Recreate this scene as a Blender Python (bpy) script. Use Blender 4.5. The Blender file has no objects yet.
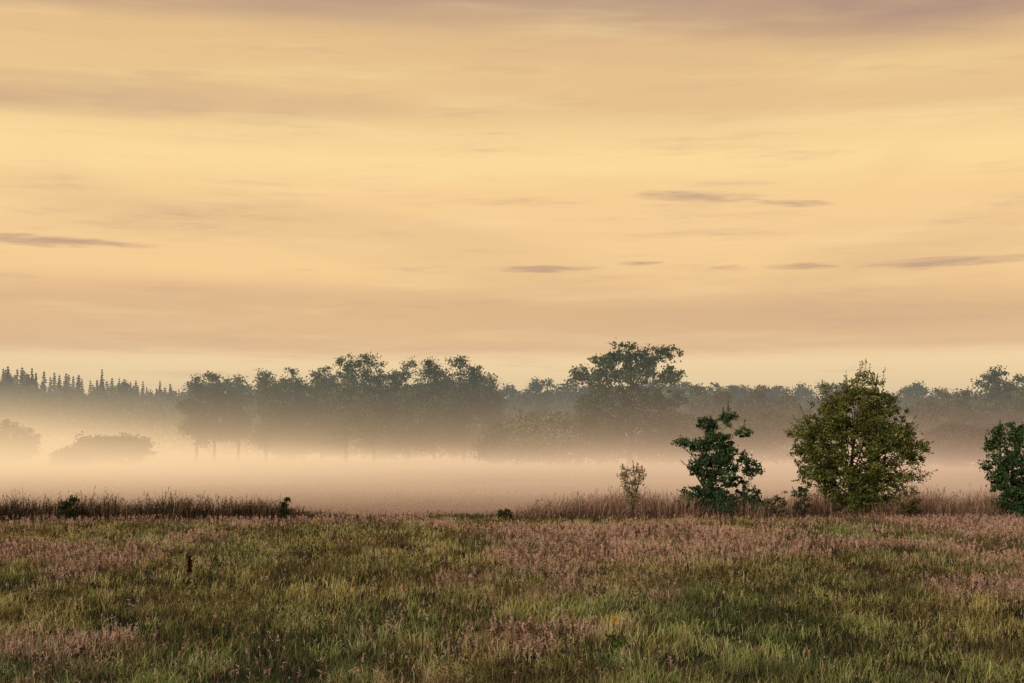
import bpy, math
import numpy as np
from mathutils import Vector
R=np.random.default_rng(7)
C=bpy.context.scene.collection
F=1422.0; HZ=445.0; EYE=1.7
def s2l(c):
    return tuple(((v/255)/12.92 if v/255<=0.04045 else ((v/255+0.055)/1.055)**2.4) for v in c)
# ---------- noise ----------
def vnoise(x,y,seed=0):
    xi=np.floor(x).astype(np.int64); yi=np.floor(y).astype(np.int64)
    xf=x-xi; yf=y-yi
    def hsh(a,b):
        n=(a*374761393+b*668265263+seed*2147483)&0x7fffffff
        n=((n^(n>>13))*1274126177)&0x7fffffff
        return ((n^(n>>16))&0xffff)/65535.0
    u=xf*xf*(3-2*xf); v=yf*yf*(3-2*yf)
    return (hsh(xi,yi)*(1-u)+hsh(xi+1,yi)*u)*(1-v)+(hsh(xi,yi+1)*(1-u)+hsh(xi+1,yi+1)*u)*v
def fbm(x,y,seed=0,o=4):
    s=0;a=0.5;t=0
    for i in range(o):
        s=s+a*vnoise(x*2**i+i*17.3,y*2**i+i*9.1,seed+i); t+=a; a*=0.5
    return s/t
def sstep(a,b,x):
    t=np.clip((x-a)/(b-a),0,1); return t*t*(3-2*t)
def ground(x,y):
    x=np.asarray(x,float); y=np.asarray(y,float)
    fade=1-sstep(20,34,y)
    return (fbm(x/3.1+40,y/3.1+40,3)-0.5)*0.11*fade+(fbm(x/14+40,y/14+40,5,2)-0.5)*0.12*fade-.06*sstep(28,36,y)
# ---------- mesh ----------
def mesh_obj(name,V,T,mat,parent=None,col=None,smooth=False):
    me=bpy.data.meshes.new(name)
    V=np.asarray(V,np.float32); T=np.asarray(T,np.int32); k=T.shape[1]
    me.vertices.add(len(V)); me.vertices.foreach_set('co',V.ravel())
    me.loops.add(T.size); me.loops.foreach_set('vertex_index',T.ravel())
    me.polygons.add(len(T)); me.polygons.foreach_set('loop_start',np.arange(0,T.size,k,dtype=np.int32))
    if smooth: me.polygons.foreach_set('use_smooth',np.ones(len(T),bool))
    me.update(calc_edges=True)
    if col is not None:
        a=me.color_attributes.new('tint','FLOAT_COLOR','POINT')
        c=np.ones((len(V),4),np.float32); c[:,:3]=col; a.data.foreach_set('color',c.ravel())
    me.materials.append(mat)
    o=bpy.data.objects.new(name,me); C.objects.link(o)
    if parent: o.parent=parent
    return o
def props(o,label=None,cat=None,group=None,kind=None):
    for k,v in (('label',label),('category',cat),('group',group),('kind',kind)):
        if v: o[k]=v
    return o
# ---------- materials ----------
def leafmat(name,trans=0.3,rough=0.6):
    m=bpy.data.materials.new(name); m.use_nodes=True; nt=m.node_tree; nt.nodes.clear()
    N=nt.nodes.new; L=nt.links.new
    at=N('ShaderNodeAttribute'); at.attribute_name='tint'
    d=N('ShaderNodeBsdfDiffuse')
    o=N('ShaderNodeOutputMaterial'); L(at.outputs['Color'],d.inputs['Color'])
    if trans>0:
        t=N('ShaderNodeBsdfTranslucent'); mx=N('ShaderNodeMixShader'); mx.inputs[0].default_value=trans
        L(at.outputs['Color'],t.inputs['Color'])
        L(d.outputs[0],mx.inputs[1]); L(t.outputs[0],mx.inputs[2]); L(mx.outputs[0],o.inputs['Surface'])
    else: L(d.outputs[0],o.inputs['Surface'])
    return m
M_leaf=leafmat('foliage',0.25); M_grass=leafmat('grass_blades',0.25); M_far=leafmat('far_foliage',0.)
def barkmat():
    m=bpy.data.materials.new('bark'); m.use_nodes=True; nt=m.node_tree; b=nt.nodes['Principled BSDF']
    n=nt.nodes.new('ShaderNodeTexNoise'); n.inputs['Scale'].default_value=9
    r=nt.nodes.new('ShaderNodeValToRGB'); r.color_ramp.elements[0].color=(.02,.017,.015,1); r.color_ramp.elements[1].color=(.09,.07,.055,1)
    nt.links.new(n.outputs['Fac'],r.inputs[0]); nt.links.new(r.outputs[0],b.inputs['Base Color']); b.inputs['Roughness'].default_value=.9
    return m
M_bark=barkmat()
def groundmat():
    m=bpy.data.materials.new('meadow_soil'); m.use_nodes=True; nt=m.node_tree; b=nt.nodes['Principled BSDF']; N=nt.nodes.new; L=nt.links.new
    g=N('ShaderNodeNewGeometry')
    def noise(s,d=5):
        n=N('ShaderNodeTexNoise'); n.inputs['Scale'].default_value=s; n.inputs['Detail'].default_value=d; L(g.outputs['Position'],n.inputs['Vector']); return n
    n1=noise(.12); n2=noise(5,6)
    r1=N('ShaderNodeValToRGB'); e=r1.color_ramp.elements
    e[0].position=.35; e[0].color=(.03,.045,.022,1); e[1].position=.65; e[1].color=(.06,.055,.035,1)
    L(n1.outputs['Fac'],r1.inputs[0])
    r2=N('ShaderNodeValToRGB'); e=r2.color_ramp.elements; e[0].position=.3; e[0].color=(.35,.35,.35,1); e[1].position=.7; e[1].color=(1.2,1.2,1.2,1)
    L(n2.outputs['Fac'],r2.inputs[0])
    mx=N('ShaderNodeMix'); mx.data_type='RGBA'; mx.blend_type='MULTIPLY'; mx.inputs[0].default_value=1
    L(r1.outputs[0],mx.inputs[6]); L(r2.outputs[0],mx.inputs[7])
    sp=N('ShaderNodeSeparateXYZ'); L(g.outputs['Position'],sp.inputs[0])
    mr=N('ShaderNodeMapRange'); mr.inputs[1].default_value=34; mr.inputs[2].default_value=37; L(sp.outputs[1],mr.inputs[0])
    m2=N('ShaderNodeMix'); m2.data_type='RGBA'; L(mr.outputs[0],m2.inputs[0]); L(mx.outputs[2],m2.inputs[6])
    r3=N('ShaderNodeValToRGB'); e=r3.color_ramp.elements; e[0].position=.3; e[0].color=(.42,.28,.19,1); e[1].position=.7; e[1].color=(.58,.41,.28,1)
    L(n1.outputs['Fac'],r3.inputs[0]); L(r3.outputs[0],m2.inputs[7])
    L(m2.outputs[2],b.inputs['Base Color'])
    b.inputs['Roughness'].default_value=1; b.inputs['Specular IOR Level'].default_value=0
    bp=N('ShaderNodeBump'); bp.inputs['Strength'].default_value=.3; bp.inputs['Distance'].default_value=.03
    L(n2.outputs['Fac'],bp.inputs['Height']); L(bp.outputs[0],b.inputs['Normal'])
    return m
# ---------- ground ----------
def build_ground():
    xs=np.concatenate([-np.geomspace(3000,60,16),np.arange(-56,56.1,.8),np.geomspace(60,3000,16)])
    ys=np.concatenate([-np.geomspace(200,6,6),np.arange(-4,90,.8),np.geomspace(91,4000,30)])
    X,Y=np.meshgrid(xs,ys); Z=ground(X,Y)-0.01
    V=np.stack([X,Y,Z],-1).reshape(-1,3); nx=len(xs); ny=len(ys)
    i,j=np.meshgrid(np.arange(nx-1),np.arange(ny-1)); a=(j*nx+i).ravel()
    T=np.stack([a,a+1,a+1+nx,a+nx],-1)
    o=mesh_obj('ground',V,T,groundmat(),smooth=True); props(o,'flat meadow ground running back under the mist to the woods','ground',kind='structure')
build_ground()
# ---------- grass ----------
def unit(v): return v/np.maximum(np.linalg.norm(v,axis=-1,keepdims=True),1e-9)
class Soup:
    def __init__(s): s.V=[];s.T=[];s.C=[];s.n=0
    def add(s,V,T,c):
        s.V.append(V);s.T.append(T+s.n);s.C.append(c);s.n+=len(V)
    def build(s,name,mat,parent=None):
        return mesh_obj(name,np.concatenate(s.V),np.concatenate(s.T),mat,parent,np.concatenate(s.C))
def blades(S,x,y,z,h,w,lean,col):
    n=len(x); a=R.uniform(0,2*np.pi,n); wd=np.stack([np.cos(a),np.sin(a)*0.6,0*a],-1)*(w[:,None]/2)
    b=R.uniform(0,2*np.pi,n); ld=np.stack([np.cos(b)+.25,np.sin(b),0*b],-1)*(lean*h)[:,None]
    B=np.stack([x,y,z-.02],-1); up=np.array([0,0,1.0])
    Mid=B+up*(h*.55)[:,None]+ld*.3; Tip=B+up*h[:,None]*(1-.3*lean[:,None])+ld
    V=np.stack([B-wd,B+wd,Mid+wd*.75,Mid-wd*.75,Tip],1).reshape(-1,3)
    k=(np.arange(n)*5)[:,None]
    T=np.concatenate([k+[0,1,2],k+[0,2,3],k+[3,2,4]])
    c5=np.repeat(col,5,axis=0)*np.tile([.45,.45,.9,.9,1.25],n)[:,None]  # occlusion shade painted into the blade colour, darkest at the base
    S.add(V,T,c5)
    return Tip
def scatter(y0,y1,dens,marg=2.5):
    A=(y1-y0)*(2*(.37*(y0+y1)/2+marg)); n=int(A*dens)
    y=np.sqrt(R.uniform(y0*y0,y1*y1,n)) if y0>5 else R.uniform(y0,y1,n)
    x=R.uniform(-1,1,n)*(.37*y+marg); return x,y
def pinkness(x,y):
    p=fbm(x/3.2+9,y/5.5+3,21,4); q=fbm(x/.7,y/1.2,25,3)
    r=p+.4*(q-.5)+.013*np.clip(x,-5,7)+.007*(np.clip(y,9,30)-20)-.07*(1-sstep(8,14,y))
    return sstep(.50,.75,r)
def dryness(x,y):
    return np.clip(fbm(x/2.2,y/3.5,31,4)*1.3-.50+sstep(9.5,19,y)*.42+.35*(fbm(x/.35,y/.5,35,2)-.5),0,1)
def grasscol(x,y,n):
    d=dryness(x,y)[:,None]; g=np.array([.075,.21,.085]); g2=np.array([.27,.42,.12]); t=np.array([.72,.55,.18])
    r=R.uniform(0,1,(n,1)); c=(g*(1-r)+g2*r)*(1-d)+t*d
    c=np.where(R.uniform(0,1,(n,1))<.10+.2*d,np.array([.80,.64,.30]),c)
    c=np.where(R.uniform(0,1,(n,1))<.07,np.array([.14,.08,.05]),c)
    p=pinkness(x,y)[:,None]*.6; c=c*(1-p)+np.array([.80,.48,.35])*p
    k=(.55+.9*sstep(.25,.75,fbm(x/.5,y/.8,37,3)))[:,None]*(.8+.2*sstep(7,12,y))[:,None]  # nearest grass also darkened, shadow put into its colour
    return np.minimum(c*R.uniform(.3,1.45,(n,1))*k,.85)
S=Soup()
for y0,y1,den,w0,h0 in ((6.5,11,1800,.0052,.11),(11,17,1100,.0072,.105),(17,26,620,.010,.10),(26,34.5,400,.016,.09)):
    x,y=scatter(y0,y1,den); n=len(x)
    cl=fbm(x/.25,y/.25,41,2)
    keep=R.uniform(0,1,n)<sstep(.3,.65,cl)+.12; x=x[keep];y=y[keep];cl=cl[keep];n=len(x)
    h=h0*R.uniform(.4,1.5,n)*(.35+1.3*cl); 
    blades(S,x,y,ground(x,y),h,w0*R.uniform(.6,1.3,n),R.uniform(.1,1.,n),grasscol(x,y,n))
props(S.build('meadow_grass',M_grass),'green and straw coloured grass covering the open foreground meadow','grass',kind='stuff')
S=Soup()
for y0,y1,den,w0,h0 in ((34.5,50,40,.024,.06),(50,80,10,.05,.08)):
    x,y=scatter(y0,y1,den); n=len(x); c=np.array([.70,.48,.33])*R.uniform(.75,1.1,(n,1))
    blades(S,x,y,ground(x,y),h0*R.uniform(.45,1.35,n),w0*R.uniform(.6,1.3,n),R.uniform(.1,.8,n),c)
props(S.build('field_grass',M_grass),'short pale tan grass of the far field under the mist','grass',kind='stuff')
# dark brown seed spikes
def spikes(S,x,y,h,w,hl,col,stemcol,k=5):
    n=len(x); z=ground(x,y)
    tip=blades(S,x,y,z,h,w*.35,R.uniform(.02,.25,n),stemcol)
    tt=np.repeat(tip,k,0)+R.normal(0,1,(n*k,3))*np.stack([np.repeat(w,k)*.55]*2+[np.repeat(hl,k)*.33],-1)-np.array([0,0,1.])*np.repeat(hl,k)[:,None]*.4
    a=unit(R.normal(0,1,(n*k,3))+[0,0,.8])*np.repeat(hl,k)[:,None]*.28; b=unit(R.normal(0,1,(n*k,3)))*np.repeat(w,k)[:,None]*.6
    V=np.stack([tt-a,tt+b,tt+a],1).reshape(-1,3); T=(np.arange(n*k)*3)[:,None]+np.array([0,1,2])
    S.add(V,T,np.repeat(np.repeat(col,k,0)*R.uniform(.6,1.4,(n*k,1)),3,0))
S=Soup()
for y0,y1,den,w0 in ((6.5,12,110,.012),(12,20,80,.016),(20,34,42,.022)):
    x,y=scatter(y0,y1,den); n=len(x); keep=R.uniform(0,1,n)<sstep(.28,.62,fbm(x/1.,y/1.5,51,3)); x=x[keep];y=y[keep];n=len(x)
    c=np.array([.06,.028,.024])*R.uniform(.3,2.0,(n,1))
    spikes(S,x,y,R.uniform(.10,.25,n),w0*R.uniform(.7,1.3,n),R.uniform(.025,.055,n),c,np.tile([.2,.16,.07],(n,1)),6)
props(S.build('seed_spikes',M_grass),'dark reddish brown seed spikes speckled all over the meadow','wild plants',kind='stuff')
# pink feathery bent grass
S=Soup()
for y0,y1,den,w0 in ((6.5,12,95,.0038),(12,20,85,.0055),(20,34,62,.0095)):
    x,y=scatter(y0,y1,den); n=len(x); keep=R.uniform(0,1,n)<pinkness(x,y)*.95+.04; x=x[keep];y=y[keep];n=len(x)
    z=ground(x,y); h=R.uniform(.09,.20,n); pc=np.array([.92,.62,.50])*R.uniform(.65,1.0,(n,1))
    tip=blades(S,x,y,z,h,np.full(n,w0),R.uniform(.05,.3,n),pc*.7)
    k=9; t=np.repeat(tip,k,0)-np.array([0,0,1.])*R.uniform(0,.07,(n*k,1)); d=unit(R.normal(0,1,(n*k,3))+[0,0,.8])*R.uniform(.02,.045,(n*k,1))
    b=unit(R.normal(0,1,(n*k,3)))*w0*.9
    V=np.stack([t-b,t+b,t+d],1).reshape(-1,3); T=(np.arange(n*k)*3)[:,None]+np.array([0,1,2])
    S.add(V,T,np.repeat(np.repeat(pc,k,0),3,0))
props(S.build('feathery_grass',M_grass),'pink feathery flowering grass in soft patches across the meadow','grass',kind='stuff')
# pale little flowers
S=Soup(); x,y=scatter(6.5,14,3.0); n=len(x)
spikes(S,x,y,R.uniform(.12,.22,n),np.full(n,.016),np.full(n,.02),np.tile([.75,.65,.55],(n,1)),np.tile([.1,.12,.04],(n,1)),5)
props(S.build('pale_wildflowers',M_grass),'tiny pale flower heads dotted through the nearest grass','wildflowers',kind='stuff')
# verges
def px2x(px,Y): return (px-512)/F*Y
def verge(name,label,p0,p1,ya,yb,n,h0,cols,w0,seed,gap=.0,taper=(40,60),yf=None,fine=1.1,base=.35,pw=1.4):
    S=Soup(); px=R.uniform(p0,p1,n)
    y=R.uniform(ya,yb,n)+(np.interp(px,yf[0],yf[1]) if yf else 0); x=px2x(px,y)
    m=fbm(x/fine,y/.9,seed,3); e=sstep(p0,p0+taper[0],px)*(1-sstep(p1-taper[1],p1,px))
    keep=R.uniform(0,1,n)<(base+(1-base)*sstep(.3+gap,.6,m))*e; x=x[keep];y=y[keep];m=m[keep];e=e[keep];n=len(x)
    ci=R.integers(0,len(cols),n); c=np.array(cols)[ci]*R.uniform(.65,1.3,(n,1))
    h=h0*R.uniform(.25,1.0,n)**pw*(.25+1.5*m)*1.1*(.35+.65*e)
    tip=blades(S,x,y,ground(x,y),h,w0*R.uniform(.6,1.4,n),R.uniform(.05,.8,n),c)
    sel=R.uniform(0,1,n)<.15; k=6; tp=tip[sel]; n2=len(tp)
    t=np.repeat(tp,k,0)-np.array([0,0,1.])*R.uniform(0,.12,(n2*k,1)); d=unit(R.normal(0,1,(n2*k,3))+[0,0,1])*R.uniform(.03,.08,(n2*k,1)); b=unit(R.normal(0,1,(n2*k,3)))*.008
    S.add(np.stack([t-b,t+b,t+d],1).reshape(-1,3),(np.arange(n2*k)*3)[:,None]+np.array([0,1,2]),np.repeat(np.repeat(c[sel]*1.2,k,0),3,0))
    return props(S.build(name,M_grass),label,'tall grass',kind='stuff')
verge('tall_verge_grass','brown tall grass along the ditch at the left far edge of the meadow',-120,350,32.0,34.0,22000,.60,[(.11,.07,.045),(.05,.04,.025),(.34,.21,.14),(.05,.07,.03),(.03,.025,.015)],.014,61,taper=(5,130),fine=.9,pw=1.9)
verge('reddish_verge_grass','mauve brown tall grass around the bushes on the right far edge',480,1160,0,3.0,46000,.64,[(.50,.31,.24),(.66,.44,.33),(.26,.15,.12),(.22,.20,.10)],.013,71,taper=(130,5),yf=([480,560,700,1160],[32.8,33.0,33.2,33.2]),fine=.9,base=.22,pw=1.8)
verge('low_bank_grass','low dark green grass strip between the two tall verges',270,640,32.6,34.2,12000,.14,[(.05,.08,.03),(.10,.12,.05)],.014,75)
# ---------- trees ----------
def tubes(paths,name,parent,sides=5,mat=M_bark):
    V=[];T=[];n=0
    ang=np.arange(sides)*2*np.pi/sides
    for P,rad in paths:
        P=np.array(P); k=len(P)
        for i in range(k):
            d=unit(P[min(i+1,k-1)]-P[max(i-1,0)]); a=unit(np.cross(d,[.3,.9,.1])); b=np.cross(d,a)
            V.append(P[i]+rad[i]*(np.cos(ang)[:,None]*a+np.sin(ang)[:,None]*b))
        for i in range(k-1):
            for s in range(sides):
                T.append((n+i*sides+s,n+i*sides+(s+1)%sides,n+(i+1)*sides+(s+1)%sides,n+(i+1)*sides+s))
        n+=k*sides
    return mesh_obj(name,np.concatenate(V),np.array(T),mat,parent,smooth=True)
def leaves(S,c,size,col,flat=0.0):
    n=len(c); a=unit(R.normal(0,1,(n,3))); b=unit(np.cross(a,R.normal(0,1,(n,3))+[0,0,flat])); L=(size*R.uniform(.6,1.3,n))[:,None]
    V=np.stack([c-a*L*.5,c+b*L*.33,c+a*L*.5,c-b*L*.33],1).reshape(-1,3); k=(np.arange(n)*4)[:,None]
    S.add(V,np.concatenate([k+[0,1,2],k+[0,2,3]]),np.repeat(col,4,0))
def empty(name,x,y,z=None,rz=0):
    o=bpy.data.objects.new(name,None); C.objects.link(o); o.location=(x,y,float(ground(x,y)) if z is None else z); o.rotation_euler=(0,0,rz); o.empty_display_size=.5; return o
def make_tree(name,label,cat,x,y,H,lobes,nclus,lpc,leaf,cr,col,trunk_r,stems=1,shoots=0,group=None,nlimb=30,inner=.35,forkz=.25,colvar=.35,warmk=1.,mat=None,slen=(.07,.16),outer=1.):
    """lobes (cx,cy,cz,r x,y,z) as fractions of H"""
    root=empty(name,x,y); props(root,label,cat,group)
    Lb=np.array(lobes,float)*H; w=(Lb[:,3]*Lb[:,4]*Lb[:,5])**.67; w/=w.sum()
    li=R.choice(len(Lb),nclus,p=w); d=unit(R.normal(0,1,(nclus,3))); rr=R.uniform(inner**2,1,nclus)**.5*R.uniform(.92,outer*1.08,nclus)
    cc=Lb[li,:3]+d*rr[:,None]*Lb[li,3:]
    cc[:,2]=np.maximum(cc[:,2],cr*.6)
    S=Soup(); m=lpc
    ct=np.repeat(cc,m,0); scl=np.repeat(R.uniform(.4,1.5,nclus),m)[:,None]
    off=unit(R.normal(0,1,(nclus*m,3)))*(R.uniform(0,1,(nclus*m,1))**.7)*1.9
    P=ct+off*[cr,cr,cr*.65]*scl
    tone=np.repeat(R.uniform(1-colvar,1+colvar,nclus),m)[:,None]*R.uniform(.7,1.3,(nclus*m,1))
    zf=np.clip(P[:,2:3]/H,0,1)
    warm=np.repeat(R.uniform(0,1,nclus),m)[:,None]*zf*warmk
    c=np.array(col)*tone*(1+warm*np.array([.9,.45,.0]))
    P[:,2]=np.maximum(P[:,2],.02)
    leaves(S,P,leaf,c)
    paths=[]
    if shoots:
        for i in range(shoots):
            j=R.integers(len(cc)); p0=cc[j]; 
            dirn=unit((p0-[0,0,H*.35])*[1.1,1.1,1]+[0,0,H*.22]+R.normal(0,.08,3)*H); ln=R.uniform(*slen)*H
            q=p0+dirn*ln; paths.append(([p0,q],[.008,.003]))
            t=R.uniform(0,1,22)[:,None]; leaves(S,p0+(q-p0)*t+[0,0,0]+R.normal(0,1,(22,3))*.028*(1.25-t)*H/3,leaf*.8,np.tile(np.array(col)*[1.6,1.4,1],(22,1))*R.uniform(.7,1.4,(22,1)))
    cen=(Lb[:,:3]*w[:,None]).sum(0)
    for s in range(stems):
        off=np.array([0,0,0.]) if stems==1 else np.append(R.uniform(-.04,.04,2)*H,0)
        top=np.array([cen[0],cen[1],Lb[:,2].max()*.92]) if stems==1 else Lb[R.integers(len(Lb)),:3]
        mid=off*1.0+(top-off)*.45+R.normal(0,.012,3)*H
        pts=[off-[0,0,.1],off+(mid-off)*.5+R.normal(0,.006,3)*H,mid,mid+(top-mid)*.5+R.normal(0,.01,3)*H,top]
        paths.append((pts,[trunk_r*1.2,trunk_r*.9,trunk_r*.7,trunk_r*.4,trunk_r*.12]))
        pts=np.array(pts)
        for i in range(nlimb//stems):
            j=R.integers(nclus); e=cc[j]; zt=max(forkz*H*R.uniform(.6,1.2),min(e[2]*R.uniform(.4,.75),top[2]))
            f=np.clip(np.interp(zt,pts[:,2],np.arange(5)),0,4); a=int(min(f,3)); st=pts[a]+(pts[a+1]-pts[a])*(f-a)
            md=st+(e-st)*.5+[0,0,.04*H]+R.normal(0,.012,3)*H; r0=trunk_r*.33
            paths.append(([st,md,e],[r0,r0*.55,r0*.15]))
    tubes(paths,'trunk',root)
    S.build('crown',mat or M_leaf,root)
    return root
def autolobes(wf,z0,k,top=1.0,seed=None,pk=.72):
    L=[]
    for i in range(k):
        z=z0+(top-z0)*(i+.6)/k; env=math.sin(math.pi*min(1,(z-z0)/(top-z0)*pk+.24))**.7
        r=wf*.5*env
        for s in range(3):
            rx=r*R.uniform(.42,.68); L.append((R.uniform(-1,1)*max(r-rx,.02)*1.2,R.uniform(-1,1)*max(r-rx,.02),min(z+R.uniform(-.05,.05),top-rx*.75),rx,rx,rx*R.uniform(.6,.9)))
    return L
def treeH(top,Y): return EYE+(HZ-top)/F*Y
# near bushes
Y=34.4; H=treeH(369,Y)
G1=(.125,.165,.05)
make_tree('hawthorn_bush','large yellow-green bush with upright shoots, second from the right edge','bush',px2x(857,Y),Y,H,
 [(0,0,.45,.34,.32,.28),(-.24,.05,.48,.24,.25,.22),(.25,0,.42,.24,.25,.20),(-.02,.05,.70,.27,.22,.20),(-.20,0,.66,.19,.16,.15),(.18,0,.62,.20,.2,.17),(-.06,0,.22,.26,.28,.16),(.20,0,.22,.20,.2,.14),(.06,0,.86,.15,.12,.12),(-.36,0,.56,.10,.12,.11),(.40,0,.44,.09,.12,.08),(.02,0,.10,.26,.28,.10),(-.10,0,.84,.15,.10,.12),(.18,0,.78,.12,.12,.1),(.30,0,.54,.12,.1,.12),(-.26,0,.34,.16,.2,.13)],
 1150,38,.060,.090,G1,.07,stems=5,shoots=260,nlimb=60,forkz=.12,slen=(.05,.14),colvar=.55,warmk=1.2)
Y=34.2; H=treeH(402,Y)
make_tree('oak_bush','dark green young tree between the thin sapling and the largest bush','bush',px2x(720,Y),Y,H,
 [(0,0,.30,.25,.26,.17),(-.07,0,.50,.18,.2,.13),(.13,0,.53,.15,.18,.11),(0,0,.69,.14,.15,.11),(-.31,0,.66,.08,.12,.045),(-.18,0,.63,.10,.1,.06),(.06,0,.88,.09,.1,.08),(-.12,0,.83,.08,.1,.05),(.20,0,.75,.07,.08,.05),(.26,0,.44,.11,.14,.07),(-.24,0,.42,.10,.13,.06),(0,0,.11,.34,.3,.11),(.26,0,.15,.15,.16,.12),(-.25,0,.17,.14,.16,.12)],
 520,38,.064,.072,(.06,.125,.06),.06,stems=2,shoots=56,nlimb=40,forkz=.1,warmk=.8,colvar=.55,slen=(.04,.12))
Y=33.4; H=treeH(413,Y)
make_tree('edge_bush','dark green bush cut by the right edge of the picture','bush',px2x(1012,Y),Y,H,
 [(0,0,.3,.24,.26,.18),(-.12,0,.5,.18,.18,.13),(.1,0,.6,.22,.2,.16),(0,0,.82,.17,.17,.13),(.08,0,.13,.28,.26,.13),(.3,0,.45,.2,.2,.2),(-.16,0,.7,.09,.08,.08)],
 480,38,.064,.074,(.06,.12,.055),.05,stems=2,shoots=50,nlimb=30,forkz=.1,warmk=.8,colvar=.55,slen=(.04,.12))
Y=32.9; H=treeH(459,Y)
make_tree('thin_sapling','thin grey-green sapling with sparse leaves, left of the dark young tree','sapling',px2x(632,Y),Y,H,
 [(0,0,.6,.20,.2,.3),(-.14,0,.82,.10,.1,.13),(.13,0,.80,.10,.12,.16),(0,0,.35,.16,.15,.2)],
 150,12,.045,.05,(.30,.29,.21),.015,stems=4,shoots=14,nlimb=36,forkz=.15)
for px,top,Y,nm,lb,col,wf in ((803,474,33.2,'small_bush','small spiky bush in the tall grass between the two big bushes',(.07,.10,.05),.55),
    (68,494,31.9,'small_shrub','small dark shrub standing in the brown verge near the left edge',(.04,.07,.03),1.0),
    (285,495,32.2,'small_shrub','small dark upright shrub at the right end of the brown verge',(.04,.065,.03),.6),
    (505,507,32.8,'low_shrub','lowest dark shrub, alone at the left start of the mauve verge',(.05,.07,.035),1.6),
    (778,488,33.2,'low_shrub','low grey-green shrub just left of the small spiky bush',(.12,.13,.08),1.2),
    (912,494,33.1,'low_shrub','low shrub at the right foot of the largest bush',(.08,.10,.04),1.2)):
    H=treeH(top,Y)
    make_tree(nm,lb,'shrub',px2x(px,Y),Y,H,[(0,0,.35,wf*.42,wf*.4,.3),(-wf*.15,0,.6,wf*.25,wf*.25,.2),(wf*.1,0,.78,wf*.2,wf*.2,.2)],45,22,.05,.045,col,.012,stems=3,shoots=8,nlimb=12,forkz=.1)
# single flowers / stalk
def flower(name,label,px,py,hh,col,stemc,cat,hl,w,k):
    Y=F*(EYE-hh)/(py-HZ); x=px2x(px,Y); root=empty(name,x,Y); props(root,label,cat)
    tubes([([(0,0,-.02),(.01,0,hh*.5),(0.02,0,hh)],[.005,.004,.003])],'stem',root)
    S=Soup(); c=np.array([.02,0,hh])+np.clip(R.normal(0,1,(k,3)),-1.5,1.5)*[w,w,hl]; leaves(S,c,.035,np.tile(col,(k,1))*R.uniform(.7,1.2,(k,1))); S.build('flower_head',M_leaf,root)
    S=Soup(); c=np.array([.01,0,hh*.3])+R.normal(0,1,(30,3))*[.04,.04,hh*.14]; leaves(S,c,.05,np.tile(stemc,(30,1))); S.build('leaves',M_leaf,root)
flower('yellow_flower','yellow flower in the grass right of centre',612,617,.26,(.8,.5,.04),(.06,.1,.03),'flower',.008,.010,26)
flower('yellow_flower','yellow flower at the right end of the brown left verge',315,520,.33,(.8,.6,.05),(.06,.1,.03),'flower',.012,.016,60)
flower('dock_stalk','tall dark brown dock stalk left of centre in the meadow',188,560,.38,(.05,.025,.015),(.05,.06,.02),'wild plant',.055,.012,160)
# far trees
FG=(.065,.105,.042)
Y=118.; H=treeH(335,Y)
make_tree('spreading_tree','tallest broad spreading tree, alone right of centre in the mist','tree',px2x(630,Y),Y,H,
 [(-.04,0,.88,.14,.15,.08),(-.19,0,.80,.10,.1,.07),(.14,0,.83,.11,.12,.07),(.29,0,.86,.10,.1,.06),(.04,0,.72,.17,.2,.10),(-.24,0,.66,.15,.15,.09),(.31,0,.68,.11,.12,.08),(-.37,0,.71,.08,.09,.05),(-.1,0,.53,.18,.18,.10),(.16,0,.52,.18,.18,.10),(-.3,0,.48,.13,.12,.08),(.02,0,.38,.17,.15,.10),(.35,0,.50,.10,.08,.08),(.24,0,.32,.17,.18,.11),(-.22,0,.32,.16,.18,.11)],
 560,36,.23,.31,(.06,.105,.045),.26,nlimb=60,forkz=.25,mat=M_far,colvar=.5)
row=[(196,376,150,.40,'leftmost slender tree at the end of the misty tree row'),(214,371,153,.45,'slender tree second from the left in the misty row'),(238,375,156,.40,'narrow tree third from the left in the misty row'),
(266,370,150,.5,'narrow rounded tree with a gap on its left in the misty row'),(290,366,154,.5,'rounded tree right beside the gap in the misty row'),(322,363,156,.6,'tree left of the broadest crown in the misty row'),
(346,354,146,.65,'tallest crown left of the middle of the misty tree row'),(374,356,149,.6,'high crown leaning against the tallest crown of the misty row'),(408,359,150,.6,'tree just right of the two highest crowns in the misty row'),
(434,357,155,.6,'tree of the level topped group, left one'),(464,355,150,.6,'tree of the level topped group, right one'),(488,373,156,.5,'short tree at the right end of the misty row')]
for px,top,Y,wf,lb in row:
    H=treeH(top,Y); lob=autolobes(wf*1.08,.24 if px<250 else .16,6)
    make_tree('row_tree',lb,'tree',px2x(px,Y),Y,H,lob,int(430*(wf+.2)),34,.225,.39,tuple(np.array(FG)*R.uniform(.75,1.35)),.17,nlimb=34,forkz=.2,group='trees of the misty middle row',inner=.2,mat=M_far,colvar=.5)
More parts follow.
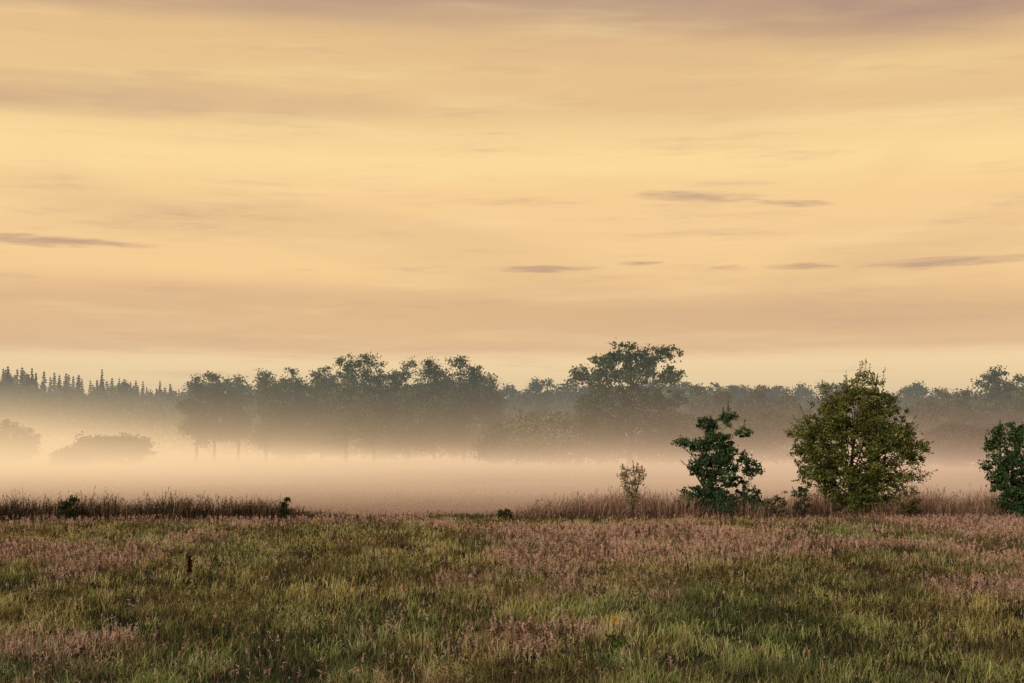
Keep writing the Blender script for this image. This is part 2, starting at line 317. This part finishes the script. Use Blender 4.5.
for px,top,Y,wf,lb,nm in ((990,367,150,.95,'dark rounded tree rising above the wood near the right edge','edge_tree'),(1028,370,146,.8,'dark tree cut by the right edge of the picture','edge_tree'),
   (944,388,148,.7,'slim tree left of the dark rounded tree near the right edge','slim_tree'),(545,377,185,.6,'rounded tree just left of the tallest spreading tree','rounded_tree'),
   (757,386,142,.9,'low broad tree behind the dark young tree','broad_tree'),(700,384,150,.7,'hazy tree right of the tallest spreading tree','hazy_tree'),
   (728,390,136,.8,'grey-green tree right above the dark young tree','grey_tree'),(786,393,138,.9,'grey-green tree touching the left side of the largest bush','grey_tree'),
   (926,398,140,.8,'low grey-green tree just right of the largest bush','grey_tree'),(966,390,142,.8,'grey-green tree leaning on the left of the dark rounded tree','grey_tree')):
    H=treeH(top,Y); make_tree(nm,lb,'tree',px2x(px,Y),Y,H,autolobes(wf,.08,5),int(380*(wf+.2)),34,.25,.40,tuple(np.array((.075,.105,.055))*R.uniform(.75,1.25)),.2,nlimb=24,mat=M_far,colvar=.5,inner=.2)
# misty bushes
for px,top,Y,wf,lb,col in ((118,433,125,2.6,'low rounded bush nearly lost in the bright mist at left',(.12,.11,.07)),(8,416,135,1.3,'pale bush in the mist at the left edge',(.12,.11,.07)),
   (70,448,120,2.5,'lowest bush left of the rounded bush in the mist',(.12,.11,.07)),
   (552,404,118,1.9,'pale olive domed bush left of the tallest tree',(.15,.19,.10)),(598,402,122,1.3,'olive bush under the left side of the tallest tree',(.10,.14,.07)),
   (515,412,124,1.6,'hazy bush at the right end of the tree row',(.11,.14,.08)),(664,404,122,1.6,'hazy bush under the right side of the tallest tree',(.10,.125,.065)),
   (700,410,120,1.6,'hazy bush just left of the top of the dark young tree',(.09,.11,.06)),
   (780,402,116,1.6,'hazy broad bush left of the largest bush',(.09,.11,.055)),(950,420,110,2.2,'low dark bush in the mist right of the largest bush',(.08,.085,.055)),
   (290,418,160,1.7,'dim bush under the rounded tree of the misty row',(.06,.08,.045)),(345,414,160,1.7,'dim bush under the tallest crown of the misty row',(.06,.08,.045)),
   (400,414,158,1.8,'dim bush under the middle of the misty row',(.06,.08,.045)),(455,410,158,1.7,'dim bush under the level topped pair of trees',(.06,.08,.045))):
    H=treeH(top,Y); make_tree('misty_bush',lb,'bush',px2x(px,Y),Y,H,[(R.uniform(-.3,.3)*wf,R.uniform(-.2,.2)*wf,R.uniform(.2,.7),wf*.24,wf*.24,.26) for i in range(7)]+[(0,0,.3,wf*.45,wf*.4,.28),(0,0,.72,wf*.22,wf*.2,.24)],440,34,.22,.32,col,.06,stems=3,nlimb=18,forkz=.15,mat=M_far,warmk=.5)
# wood of broadleaf trees and spruces
def dup(root,x,y,sx,sz,rz,label=None):
    r=root.copy(); C.objects.link(r); r.location=(x,y,0); r.scale=(sx,sx,sz); r.rotation_euler=(0,0,rz)
    if label: r['label']=label
    for ch in list(root.children):
        c=ch.copy(); C.objects.link(c); c.parent=r
    return r
WL='hazy blue-green tree in the distant wood behind the misty field'
protos=[]
for i in range(4):
    protos.append(make_tree('wood_tree',WL,'tree',-200+i*8,330,12,autolobes([.6,.75,.9,.5][i],.04,5),300,32,.36,.5,(.06,.095,.045),.16,nlimb=16,group='broadleaf trees of the distant wood',inner=.15,mat=M_far,colvar=.5))
tops=lambda px: np.interp(px,[-100,0,180,250,480,520,570,600,690,720,800,900,940,1100],[386,386,386,384,382,383,381,383,381,385,387,391,388,385])
px=-110.
used=set()
while px<1140:
    Y=R.uniform(205,250)-(20 if px>680 else 0); H=treeH(float(tops(px))+R.uniform(-6,9),Y); i=int(R.integers(4)); s=H/12
    if i not in used: r=protos[i]; used.add(i); r.location=(px2x(px,Y),Y,0); r.scale=(s*1.1,s*1.1,s)
    else: dup(protos[i],px2x(px,Y),Y,s*R.uniform(1.0,1.4),s,R.uniform(0,6.28))
    px+=R.uniform(7,13)
def make_spruce(H,wf):
    root=empty('spruce_tree',0,0,0); props(root,'dark blue spruce spire in the hazy wood at the left','tree','spruces of the distant wood')
    S=Soup(); paths=[([(0,0,-.1),(0,0,H*.5),(0,0,H)],[.18,.11,.02])]
    tiers=34
    for t in range(tiers):
        f=t/tiers; z=H*(.08+.92*f); r=(wf*H*.5*(1-f)**.95)*R.uniform(.8,1.15)+.04
        nb=8
        for b in range(nb):
            a=R.uniform(0,6.28); d=np.array([math.cos(a),math.sin(a),-.35]); rr=r*R.uniform(.6,1.1); n=14
            tt=R.uniform(.05,1,n)[:,None]; P=np.array([0,0,z])+d*rr*tt+R.normal(0,1,(n,3))*[.1,.1,.2]*(1-f*.7)
            leaves(S,P,.5*(1-.6*f),np.tile([.025,.05,.035],(n,1))*R.uniform(.6,1.4,(n,1)))
            if b%3==0: paths.append(([np.array([0,0,z]),np.array([0,0,z])+d*rr*.9],[.03,.008]))
    tubes(paths,'trunk',root,4); S.build('crown',M_far,root); return root
sp=[make_spruce(17,.38),make_spruce(17,.46),make_spruce(17,.33)]
xs=np.concatenate([[8,22,32,44,66,102,124,136,160,513,530],R.uniform(-100,172,115)])
for i,px in enumerate(xs):
    Y=R.uniform(262,300); top=float(np.interp(px,[-90,0,50,110,180,600],[364,364,370,375,382,382]))+(R.uniform(-1,2) if i<11 else R.uniform(1,13))
    if abs(px-102)<.1: top=368
    H=treeH(top,Y); s=H/17
    if i<3: r=sp[i]; r.location=(px2x(px,Y),Y,0); r.scale=(s*1.1,s*1.1,s)
    else: dup(sp[i%3],px2x(px,Y),Y,s*R.uniform(.9,1.3),s,R.uniform(0,6.28), 'dark blue spruce spire in the hazy wood at the left' if px<300 else 'spruce spire in the gap left of the tallest spreading tree')
# undergrowth
S=Soup(); n=80000; x=R.uniform(-125,125,n); y=R.uniform(188,212,n); top=(5+5.5*fbm(x/6,y/9,81,3)); z=R.uniform(0,1,n)**.8*top
leaves(S,np.stack([x,y,z],-1),np.full(n,.62),np.tile([.06,.085,.045],(n,1))*R.uniform(.5,1.5,(n,1)))
props(S.build('undergrowth',M_far),'dark hazy undergrowth filling the foot of the distant wood','undergrowth',kind='stuff')
# ---------- mist ----------
def mist():
    m=bpy.data.materials.new('mist'); m.use_nodes=True; nt=m.node_tree; nt.nodes.clear(); N=nt.nodes.new; L=nt.links.new
    g=N('ShaderNodeNewGeometry'); sp=N('ShaderNodeSeparateXYZ'); L(g.outputs['Position'],sp.inputs[0])
    def mth(op,a,b=None,c=None):
        n=N('ShaderNodeMath'); n.operation=op
        for i,v in enumerate((a,b,c)):
            if v is None: continue
            if isinstance(v,(int,float)): n.inputs[i].default_value=v
            else: L(v,n.inputs[i])
        return n.outputs[0]
    def ss(v,a,b,c=0.,d=1.):
        n=N('ShaderNodeMapRange'); n.interpolation_type='SMOOTHSTEP'
        L(v,n.inputs[0]); n.inputs[1].default_value=a; n.inputs[2].default_value=b; n.inputs[3].default_value=c; n.inputs[4].default_value=d; return n.outputs[0]
    X,Yy,Z=sp.outputs
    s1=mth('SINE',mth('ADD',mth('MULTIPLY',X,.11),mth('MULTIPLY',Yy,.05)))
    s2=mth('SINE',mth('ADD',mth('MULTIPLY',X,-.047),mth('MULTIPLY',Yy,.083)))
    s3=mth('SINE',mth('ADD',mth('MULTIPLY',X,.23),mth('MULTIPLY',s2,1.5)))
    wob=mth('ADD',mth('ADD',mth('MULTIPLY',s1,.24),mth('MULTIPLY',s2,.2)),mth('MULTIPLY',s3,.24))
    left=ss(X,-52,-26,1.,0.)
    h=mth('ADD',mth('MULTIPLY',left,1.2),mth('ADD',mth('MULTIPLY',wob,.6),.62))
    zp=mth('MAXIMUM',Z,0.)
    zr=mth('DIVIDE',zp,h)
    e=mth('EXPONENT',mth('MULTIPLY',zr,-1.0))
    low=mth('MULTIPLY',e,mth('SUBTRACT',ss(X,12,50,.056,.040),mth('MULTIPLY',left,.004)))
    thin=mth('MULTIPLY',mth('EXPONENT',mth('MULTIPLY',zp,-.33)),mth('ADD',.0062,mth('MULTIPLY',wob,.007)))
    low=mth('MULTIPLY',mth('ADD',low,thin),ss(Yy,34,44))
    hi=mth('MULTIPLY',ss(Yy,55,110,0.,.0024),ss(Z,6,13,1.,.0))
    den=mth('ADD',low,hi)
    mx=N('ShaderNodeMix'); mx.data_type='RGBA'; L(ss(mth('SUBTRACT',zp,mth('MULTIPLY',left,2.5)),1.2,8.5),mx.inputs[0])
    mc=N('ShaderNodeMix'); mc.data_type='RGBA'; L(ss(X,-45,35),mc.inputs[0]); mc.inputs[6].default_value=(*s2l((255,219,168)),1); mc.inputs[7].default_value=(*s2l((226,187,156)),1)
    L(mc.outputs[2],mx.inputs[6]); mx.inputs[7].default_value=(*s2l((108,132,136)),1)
    em=N('ShaderNodeEmission'); L(mx.outputs[2],em.inputs[0]); L(den,em.inputs[1])  # self-glow stands in for ambient light scattered by the mist and haze
    ab=N('ShaderNodeVolumeAbsorption'); ab.inputs[0].default_value=(0,0,0,1); L(den,ab.inputs[1])
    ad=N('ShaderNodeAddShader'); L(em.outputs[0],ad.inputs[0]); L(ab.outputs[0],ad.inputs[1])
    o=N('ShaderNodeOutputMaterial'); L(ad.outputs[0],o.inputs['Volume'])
    try: m.cycles.volume_step_rate=1.3; m.cycles.emission_sampling='NONE'
    except Exception as ex: print(ex)
    x0,x1,y0,y1,z0,z1=-170,170,-30,330,-1,24
    V=[(x0,y0,z0),(x1,y0,z0),(x1,y1,z0),(x0,y1,z0),(x0,y0,z1),(x1,y0,z1),(x1,y1,z1),(x0,y1,z1)]
    T=[(0,3,2,1),(4,5,6,7),(0,1,5,4),(1,2,6,5),(2,3,7,6),(3,0,4,7)]
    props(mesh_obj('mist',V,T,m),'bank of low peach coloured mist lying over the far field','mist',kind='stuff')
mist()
# ---------- world ----------
SUN_EL=math.radians(22); SUN_AZ=math.radians(218)
w=bpy.data.worlds.new('World'); bpy.context.scene.world=w; w.use_nodes=True; nt=w.node_tree; nt.nodes.clear(); N=nt.nodes.new; L=nt.links.new
def mth(op,a,b=None,c=None,clamp=False):
    n=N('ShaderNodeMath'); n.operation=op; n.use_clamp=clamp
    for i,v in enumerate((a,b,c)):
        if v is None: continue
        if isinstance(v,(int,float)): n.inputs[i].default_value=v
        else: L(v,n.inputs[i])
    return n.outputs[0]
def ss(v,a,b,c=0.,d=1.):
    n=N('ShaderNodeMapRange'); n.interpolation_type='SMOOTHSTEP'
    L(v,n.inputs[0]); n.inputs[1].default_value=a; n.inputs[2].default_value=b; n.inputs[3].default_value=c; n.inputs[4].default_value=d; return n.outputs[0]
tc=N('ShaderNodeTexCoord'); sx=N('ShaderNodeSeparateXYZ'); L(tc.outputs['Generated'],sx.inputs[0])
X,Yw,Z=sx.outputs
u=mth('ARCTAN2',X,Yw); hyp=mth('SQRT',mth('ADD',mth('MULTIPLY',X,X),mth('MULTIPLY',Yw,Yw))); v=mth('DIVIDE',Z,mth('MAXIMUM',hyp,.001))
def nz(su,sv,detail=4,off=0.,rough=.55,dist=0.):
    c=N('ShaderNodeCombineXYZ'); L(mth('MULTIPLY',u,su),c.inputs[0]); L(mth('MULTIPLY',v,sv),c.inputs[1]); c.inputs[2].default_value=off
    n=N('ShaderNodeTexNoise'); n.inputs['Scale'].default_value=1; n.inputs['Detail'].default_value=detail; n.inputs['Roughness'].default_value=rough; n.inputs['Distortion'].default_value=dist
    L(c.outputs[0],n.inputs['Vector']); return n.outputs['Fac']
nA=nz(3.5,22,5,3.3); nB=nz(12,120,6,7.7,.62); nC=nz(2.2,11,4,1.2,.5,.6)
vp=mth('ADD',v,mth('MULTIPLY',mth('SUBTRACT',nA,.5),mth('ADD',mth('MULTIPLY',v,.12),.004)))
ramp=N('ShaderNodeValToRGB'); L(mth('DIVIDE',vp,.5),ramp.inputs[0])
st=[(445,(255,218,165)),(385,(255,221,168)),(362,(255,222,170)),(354,(247,209,158)),(349,(232,191,146)),(312,(230,188,139)),(292,(239,196,144)),(272,(249,208,149)),(232,(245,204,149)),(200,(248,208,150)),(158,(252,218,156)),(128,(243,208,150)),(106,(232,194,143)),(80,(235,198,143)),(40,(228,190,139)),(14,(206,172,136)),(-10,(190,160,134)),(-120,(170,152,142))]
el=ramp.color_ramp.elements
for i,(yy,c) in enumerate(st):
    p=(445-yy)/F/.5
    e=el[0] if i==0 else (el[1] if i==1 else el.new(p)); e.position=p; e.color=(*s2l(c),1)
col=ramp.outputs[0]
def mix(f,a,b,mode='MIX'):
    m=N('ShaderNodeMix'); m.data_type='RGBA'; m.blend_type=mode
    for i,vv in ((0,f),(6,a),(7,b)):
        if isinstance(vv,(float,int)): m.inputs[i].default_value=vv
        elif isinstance(vv,tuple): m.inputs[i].default_value=(*vv,1)
        else: L(vv,m.inputs[i])
    return m.outputs[2]
mauve=s2l((190,156,136))
up=ss(v,.07,.09)
col=mix(mth('MULTIPLY',mth('MULTIPLY',ss(nC,.5,.75),.5),up),col,s2l((216,177,137)))
col=mix(mth('MULTIPLY',ss(nB,.52,.8),.34),col,mauve)
col=mix(mth('MULTIPLY',ss(nz(6,60,4,21.),.48,.8),.4),col,s2l((254,224,165)))
def ell(px,py,a,b,sh=0.):
    u0=math.atan((px-512)/F); v0=(HZ-py)/F
    du=mth('DIVIDE',mth('SUBTRACT',u,u0),a/F); dv=mth('DIVIDE',mth('SUBTRACT',v,v0),b/F)
    if sh: dv=mth('ADD',dv,mth('MULTIPLY',du,sh))
    return mth('SUBTRACT',1.0,mth('ADD',mth('MULTIPLY',du,du),mth('MULTIPLY',dv,dv)))
def soft(lst):
    o=None
    for t in lst:
        e=mth('MAXIMUM',ell(*t[:4],*(t[5:])),0.); e=mth('MULTIPLY',e,t[4]); o=e if o is None else mth('ADD',o,e)
    return o
big=soft([(1000,10,420,60,.9),(90,5,330,28,.5),(80,110,340,24,.5),(560,-8,420,18,.5),(700,314,420,30,.16),(180,300,330,18,.16)])
col=mix(mth('MULTIPLY',big,ss(nz(7,40,5,13.),.25,.7,.3,1.)),col,s2l((168,138,126)))
wis=soft([(700,199,80,8,1.2,.4),(795,208,46,5,.95,.3),(545,269,76,5,1.25,-.1),(642,264,30,4,.85),(950,270,100,7,1.35,-.4),(800,270,48,5,1.1),(730,270,28,4,.85),(40,251,125,8,1.3,.1),(200,219,140,12,.55),(530,202,90,8,.6),(160,233,120,6,.6)])
nw=nz(30,330,6,4.4,.66,.5); nw2=nz(11,70,3,9.)
wf=ss(mth('ADD',mth('MULTIPLY',wis,.46),mth('ADD',mth('MULTIPLY',mth('SUBTRACT',nw,.5),1.3),mth('MULTIPLY',mth('SUBTRACT',nw2,.5),.5))),.03,.8)
wf=mth('MULTIPLY',wf,ss(wis,0.,.6))
col=mix(mth('MULTIPLY',wf,.72),col,s2l((178,146,128)))
sky=N('ShaderNodeTexSky'); sky.sky_type='NISHITA'; sky.sun_disc=False; sky.sun_elevation=SUN_EL; sky.sun_rotation=SUN_AZ
bg1=N('ShaderNodeBackground'); L(col,bg1.inputs[0]); bg1.inputs[1].default_value=1.0
bg2=N('ShaderNodeBackground'); L(sky.outputs[0],bg2.inputs[0]); bg2.inputs[1].default_value=.12
mxs=N('ShaderNodeMixShader'); L(ss(v,.4,1.4,0.,.75),mxs.inputs[0]); L(bg1.outputs[0],mxs.inputs[1]); L(bg2.outputs[0],mxs.inputs[2])
ow=N('ShaderNodeOutputWorld'); L(mxs.outputs[0],ow.inputs[0])
sl=bpy.data.lights.new('sun','SUN'); sl.energy=1.5; sl.angle=math.radians(10); sl.color=(1,.86,.68)
so=bpy.data.objects.new('sun',sl); C.objects.link(so)
sd=Vector((math.sin(SUN_AZ)*math.cos(SUN_EL),math.cos(SUN_AZ)*math.cos(SUN_EL),math.sin(SUN_EL)))
so.rotation_euler=sd.to_track_quat('Z','Y').to_euler(); so.location=sd*50
cd=bpy.data.cameras.new('camera'); cam=bpy.data.objects.new('camera',cd); C.objects.link(cam); bpy.context.scene.camera=cam
cam.location=(0,0,EYE); cam.rotation_euler=(math.pi/2,0,0)
cd.sensor_width=36; cd.lens=36*F/1024; cd.shift_y=(HZ-341.5)/1024; cd.clip_end=6000; cd.clip_start=.1
sc=bpy.context.scene; sc.view_settings.view_transform='Standard'; sc.view_settings.look='None'; sc.view_settings.exposure=0
